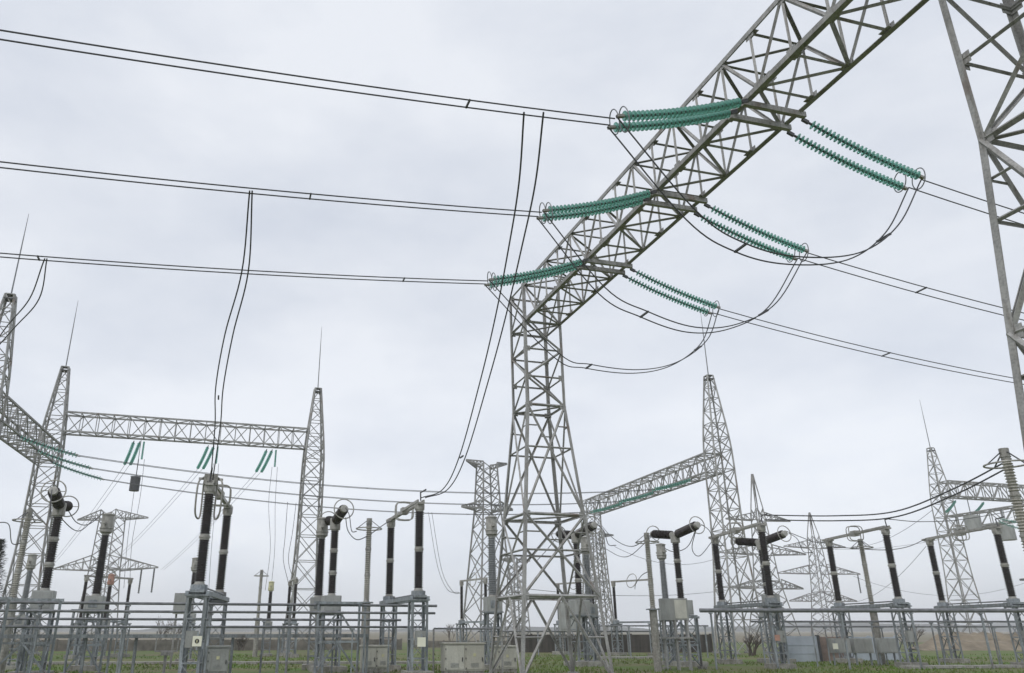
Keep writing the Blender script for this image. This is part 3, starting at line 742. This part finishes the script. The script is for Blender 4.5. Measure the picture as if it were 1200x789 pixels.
for q in rails: ends.append(rail(q[0], q[1], q[2], q[3], q[4], q[5], V_ if q[0] < 400 else V((1, .02, 0)).normalized(), posts={705: .09, 724.5: .07, 715: .08, 728: .06, 734: .05}.get(q[2], 0) if q[2] != 715 or q[0] > 400 else 0, step=3.6))
rail(560, 770, 739.5, 63, 'thin rail low behind the big tower', .06, V((1, .02, 0)).normalized(), posts=.09, step=2.6)
rail(690, 830, 733, 58, 'thin rail above the dark board fence', .05, V((1, .02, 0)).normalized(), posts=.08, step=3)
mb_ = thing('cable_tray', 'wide blue grey cable tray below the left pipe rails', 'cable tray', ends[3][0] - V((0, 0, .35)) + V((0, 1.5, 0)))
d = ends[3][1] - ends[3][0]
MB().bar((0, 0, 0), d * .86, .5, .14).build('tray', 'blue', mb_)
for i in range(9):
    q = d * (.02 + .84 * i / 8); z = ends[3][0].z - .35
    MB().bar(q - V((0, 0, .07)), q - V((0, 0, z)), .1).build('post', 'blue', mb_)
# portal trestles carrying the rails
def trestle(p, label, w=2.2, h=2.9):
    o = thing('steel_trestle', label, 'trestle', p, ANG + R(90), 'low steel trestles')
    for x in (-w / 2, w / 2):
        MB().ang((x, 0, 0), (x, 0, h), .12, (x, 0, 0)).build('leg', 'blue', o); MB().box((x, 0, .06), .34, .34, .12).build('footing', 'conc', o)
    MB().bar((-w / 2, 0, h * .46), (w / 2, 0, h * .46), .08).build('tie_bar', 'blue', o); MB().bar((-w / 2 - .1, 0, h), (w / 2 + .1, 0, h), .12, .1).build('crossbeam', 'blue', o)
    MB().bar((-w / 2, 0, h * .46), (0, 0, h * .9), .07).bar((w / 2, 0, 0.1), (0, 0, h * .46), .07).bar((-w / 2, 0, .1), (0, 0, h * .46), .07).bar((w / 2, 0, h * .46), (0, 0, h * .9), .07).build('bracing', 'blue', o)
trestle(gp(25, 760, 31.8), 'blue grey braced trestle at the far left under the pipe rails')
trestle(gp(395, 760, 35.5), 'braced trestle under the left breaker beside the mast foot', 1.8)
trestle(gp(-40, 760, 30.0), 'blue grey braced trestle at the left frame edge')
trestle(gp(800, 760, 41.5), 'pale braced trestle under the fat black interrupters', 2.0, 2.4)
trestle(gp(100, 760, 36), 'blue grey trestle below the tall current transformer', 1.4, 2.6)

# cabinets
def cabinet(p, w, h, label, doors=2, m='cab', dep=.6, rz=ANG + R(90)):
    o = thing('control_cabinet', label, 'cabinet', p, rz, 'cabinets')
    MB().box((0, 0, .1), w * .98, dep * .96, .2).build('plinth', 'conc', o)
    MB().box((0, 0, .2 + (h - .2) / 2), w, dep, h - .2).build('case', m, o)
    MB().box((0, 0, h + .03), w + .1, dep + .12, .06).build('roof', m, o)
    dw = w / doors
    for i in range(doors):
        x = -w / 2 + dw * (i + .5)
        d_ = MB().box((x, -dep / 2 - .015, .2 + (h - .2) / 2), dw - .05, .025, h - .32).build('door', m, o)
        MB().box((x + dw * .38, -dep / 2 - .05, h * .52), .03, .04, .16).build('handle', 'dark', d_)
        for zz in (.3, h * .55, h - .2): MB().box((x - dw * .44, -dep / 2 - .035, zz), .03, .03, .07).build('hinge', 'dark', d_)
        for j in range(5): MB().box((x, -dep / 2 - .033, .36 + j * .035), dw * .4, .012, .014).build('louvre', 'cab2', d_)
        if i == doors - 1: MB().box((x, -dep / 2 - .032, h * .66), .12, .006, .12).build('warning_plate', 'yel', d_)
    return o
cabinet(gp(542, 775, 35.5), 1.75, 1.25, 'wide cream double cabinet just left of the big tower', 2)
cabinet(gp(439, 775, 38), 1.25, 1.1, 'low cream cabinet left of the middle disconnector', 2)
cabinet(gp(255, 775, 34), .85, 1.15, 'single grey cabinet right of the ringed disconnector', 1, 'cab2')
cabinet(gp(592, 775, 37.5), .9, 1.1, 'cream cabinet behind the left foot of the big tower', 1)
for k, (x, lab) in enumerate(((986, 'leftmost'), (1012, 'middle'), (1040, 'rightmost'))):
    p = gp(x, 770, 46)
    o = thing('marshalling_box', f'{lab} of three grey boxes on posts under the slanting disconnector arm', 'cabinet', p, 0, 'grey boxes on posts')
    MB().box((0, 0, 1.0), 1.0, .5, .75).build('case', 'cab2', o); MB().box((0, -.265, 1.0), .88, .02, .63).build('door', 'cab2', o)
    for s in (-.4, .4): MB().box((s, 0, .3), .08, .08, .62).build('post', 'blue', o)
# tall cabinet on legs under fat interrupters
p = gp(790, 722, 40.5); o = thing('mechanism_box', 'beige grey box on braced legs under the fat interrupters', 'cabinet', p, aim(-10))
MB().box((0, 0, 2.75), .9, 1.3, 1.0).build('case', 'cab2', o); MB().box((.46, .3, 2.75), .02, .55, .85).build('door', 'cab', o)
for x in (-.38, .38):
    for y in (-.55, 0, .55): MB().bar((x, y, 0), (x, y, 2.25), .09).build('leg', 'steel', o)
MB().box((0, 0, 1.45), 1.0, 1.5, .08).build('shelf', 'steel', o)
# gate frame in front of the wide cabinet
p = gp(508, 760, 36.5); o = thing('pipe_barrier', 'open grey pipe frame standing around the wide cream cabinet', 'frame', p, math.atan2(V_.y, V_.x) - R(14))
for x in (0, 1.25, 3.0): MB().tube([(x, 0, 0), (x, 0, 1.86)], .04, 8).build('post', 'steel', o)
MB().tube([(0, 0, 1.86), (3.0, 0, 1.86)], .04, 8).build('top_rail', 'pipe', o)
# signs
def signboard(px, py, Y, label, sz=.32, sym=True, m='sign'):
    p = at(px, py, Y); o = thing('warning_sign', label, 'sign', p, 0, 'small warning signs')
    MB().box((0, 0, 0), sz, .02, sz * 1.05).build('plate', m, o)
    if sym: 
        MB().lathe((0, -.012, 0), (0, -.02, 0), [(0, sz * .24), (.004, sz * .24)], 20).build('disc_mark', 'sym', o)
        MB().box((0, -.02, 0), sz * .09, .006, sz * .3).build('stroke_mark', 'yel', o)
    MB().bar((0, .03, -.3), (0, .03, .3), .05, .04).build('bracket', 'blue', o)
signboard(231, 751, 29.0, 'white square sign with black mark on the ringed disconnector support')
signboard(494, 752, 33.9, 'yellowish blank sign on the middle disconnector support', .34, False)
signboard(911, 747, 41.2, 'pale round mark plate on the thick disconnector support', .26, False, 'red')
signboard(979, 757, 45.5, 'pale plate on the lattice support of the slanting disconnector', .28, False)
# bench-like frame at left
p = gp(195, 760, 36); o = thing('equipment_stand', 'pale open steel frame on one leg left of the ringed disconnector', 'frame', p, ANG + R(90))
MB().bar((-.45, 0, 1.75), (-.45, 0, .95), .06).bar((.45, 0, 1.75), (.45, 0, .95), .06).bar((-.47, 0, .95), (.47, 0, .95), .06).build('fork', 'steel', o)
MB().bar((0, 0, .9), (0, 0, 0), .12).build('leg', 'steel', o); MB().box((.05, 0, .85), .5, .3, .14).build('saddle', 'steel', o)

# mid-distance back row
for k, (x, y, Y, w, lab) in enumerate(((668, 722, 60, 2.0, 'grey box on posts seen between the right legs of the big tower'), (215, 707, 42, 1.0, 'small grey box on the rails left of the ringed disconnector'), (904, 707, 42.6, .9, 'grey drive box beside the thick disconnector column'))):
    p = gp(x, y, Y); zc = at(x, y, Y).z; o = thing('drive_box', lab, 'cabinet', p, 0)
    MB().box((0, 0, zc), w * .8, .6, w).build('case', 'cab2', o); MB().box((0, -.31, zc), w * .66, .02, w * .86).build('door', 'cab2', o)
    for s in (-.3, .3): MB().bar((s * w, 0, zc - w / 2), (s * w, 0, 0), .08).build('post', 'steel', o)

# ------------------------------------------------------------------ fences, walls, background
def slab_wall(a, b, h, label, name, cat, m, pw=2.5, cap=True, post_m=None, t=.14, missing=()):
    a, b = V(a), V(b); d = b - a; L = d.length; d.normalize(); rz = math.atan2(d.y, d.x)
    o = thing(name, label, cat, a, rz); n = max(1, int(L / pw)); w = L / n
    body = MB()
    for i in range(n):
        if i in missing: continue
        body.box(((i + .5) * w, 0, h / 2), w - .16, t, h * random.uniform(.97, 1))
        for zz in (.33, .66): body.box(((i + .5) * w, -t / 2 - .01, h * zz), w - .2, .02, .06)
    body.build('panel', m, o)
    for i in range(n + 1): MB().box((i * w, 0, h / 2 + .03), .16, t + .08, h + .06).build('post', post_m or m, o)
    return o
slab_wall(gp(-160, 765, 74), gp(470, 765, 82), .95, 'long low dirty concrete wall behind the left switchgear', 'concrete_wall', 'wall', 'wall', 3)
slab_wall(gp(600, 768, 72), gp(835, 768, 72), 1.45, 'dark weathered board fence behind the big tower', 'board_fence', 'fence', 'slat', 1.6)
slab_wall(gp(920, 775, 51), gp(962, 775, 51.3), 1.45, 'pale blue sheet metal fence behind the right switchgear', 'metal_fence', 'fence', 'panel', 1.25, post_m='dark')
slab_wall(gp(963, 775, 52), gp(990, 775, 52.2), 1.4, 'rusty sheet fence beside the pale blue panels', 'metal_fence', 'fence', 'rust', 1.4)
slab_wall(gp(991, 775, 53), gp(1055, 775, 53.5), 1.4, 'light sheet fence behind the three grey boxes', 'metal_fence', 'fence', 'panel', 1.6)
slab_wall(gp(480, 760, 92), gp(600, 760, 92), .7, 'short low concrete wall behind the wide cream cabinet', 'concrete_wall', 'wall', 'wall', 3)
# soil banks at right
for k, (Y, h, x0, x1, lab) in enumerate(((92, 1.55, 1085, 1260, 'far'), (80, .9, 1070, 1260, 'near'))):
    a, b = gp(x0, 750, Y), gp(x1, 750, Y + 2); mb = MB(); n = 40
    for i in range(n + 1):
        p = a.lerp(b, i / n); hh = h * min(1, i / 5 + .1) * random.uniform(.88, 1.06)
        mb.v += [p + V((0, -2.5, -.05)), p + V((0, -.6, hh * .8)), p + V((0, .6, hh)), p + V((0, 4, -.05))]
    for i in range(n):
        for j in range(3): q = i * 4 + j; mb.f.append((q, q + 4, q + 5, q + 1))
    struct('terrain_bank', mb, 'rubble')
# cable trench covers
for k, (x0, x1, y, Y) in enumerate(((-40, 560, 778, 47), (700, 800, 772, 56), (1060, 1230, 783, 42))):
    a, b = gp(x0, y, Y), gp(x1, y, Y + 1.5); d = (b - a); L = d.length; n = int(L / 1.2); o = thing('cable_trench', ['long pale concrete trench cover strip across the left grass', 'short pale concrete trench cover right of the big tower', 'pale concrete trench cover strip at lower right'][k], 'trench cover', a, math.atan2(d.y, d.x))
    mb = MB()
    for i in range(n): mb.box(((i + .5) * L / n, 0, .06 + random.uniform(0, .02)), L / n - .04, .9, .12)
    mb.build('cover_slabs', 'conc', o)
# grass blades (stuff)
mb = MB()
for i in range(26000):
    Y = 33 + 32 * random.random() ** 1.3; X = random.uniform(-.72, .88) * Y
    if math.sin(X * .31 + 1.3 * math.sin(Y * .2)) + math.sin(Y * .5 + X * .13) + random.uniform(-.8, .8) < -.5: continue
    h_ = random.uniform(.05, .16); w = random.uniform(.02, .05); t = random.uniform(0, 3.14); dx, dy = math.cos(t) * w, math.sin(t) * w
    k = len(mb.v); mb.v += [V((X - dx, Y - dy, 0)), V((X + dx, Y + dy, 0)), V((X + random.uniform(-.06, .06), Y + random.uniform(-.06, .06), h_))]; mb.f.append((k, k + 1, k + 2))
o = mb.build('grass', 'blade'); o['kind'] = 'stuff'

# trees and shrubs
def conifer(p, h, label):
    o = thing('pine_tree', label, 'tree', p); MB().lathe((0, 0, 0), (0, 0, h), [(0, .28), (h * .5, .16), (h, .02)], 8).build('trunk', 'twig', o)
    mb = MB()
    for i in range(5200):
        z = h * (.12 + .88 * random.random()); rr = (1 - z / h) ** .8 * h * .25 + .15; w = random.uniform(0, 6.283)
        ripple = .72 + .28 * math.sin(z * 5.5 + 1.4 * math.sin(w * 3)); q = rr * ripple * math.sqrt(random.random())
        c = V((math.cos(w) * q, math.sin(w) * q, z - q * .25)); d = V((math.cos(w), math.sin(w), random.uniform(-.2, .6))) * random.uniform(.12, .32); s = V((-math.sin(w), math.cos(w), random.uniform(-.3, .3))) * .05
        k = len(mb.v); mb.v += [c - s, c + s, c + d]; mb.f.append((k, k + 1, k + 2))
    mb.build('crown', 'leaf', o); return o
conifer(gp(-10, 690, 62), 8.4, 'dark conifer at the left edge behind the mast foot')
conifer(gp(-45, 690, 66), 7.4, 'dark conifer mostly cut off by the left frame edge')
def bare(p, h, label, n=5):
    o = thing('bare_shrub', label, 'shrub', p, 0, 'bare shrubs'); mb = MB()
    def grow(a, d, L, r, lev):
        b = a + d * L; mb.tube([a, a.lerp(b, .5) + V((random.uniform(-.06, .06), 0, 0)) * L, b], r, 4)
        if lev:
            for _ in range(3): grow(a.lerp(b, random.uniform(.5, 1)), (d + V((random.uniform(-.8, .8), random.uniform(-.8, .8), random.uniform(-.1, .5)))).normalized(), L * random.uniform(.5, .75), r * .6, lev - 1)
    for i in range(n): grow(V((random.uniform(-.3, .3), 0, 0)), V((random.uniform(-.5, .5), random.uniform(-.4, .4), 1)).normalized(), h * .42, .045, 3)
    mb.build('branches', 'twig', o); return o
bare(gp(186, 740, 110), 4.2, 'bare shrub on the skyline left of the ringed disconnector')
bare(gp(205, 740, 112), 3.6, 'smaller bare shrub on the skyline close to the ringed disconnector')
bare(gp(283, 760, 78), 1.6, 'dark low bush on the grass between the left columns', 9)
bare(gp(528, 740, 120), 3.4, 'bare shrub on the skyline left of the wide cream cabinet')
bare(gp(880, 755, 62), 1.8, 'low bush left of the thick disconnector column', 8)
bare(gp(1070, 745, 96), 3.0, 'bare shrub on the skyline right of the slanting disconnector')
bare(gp(1058, 745, 100), 2.6, 'small bare shrub in front of the bluish skyline')
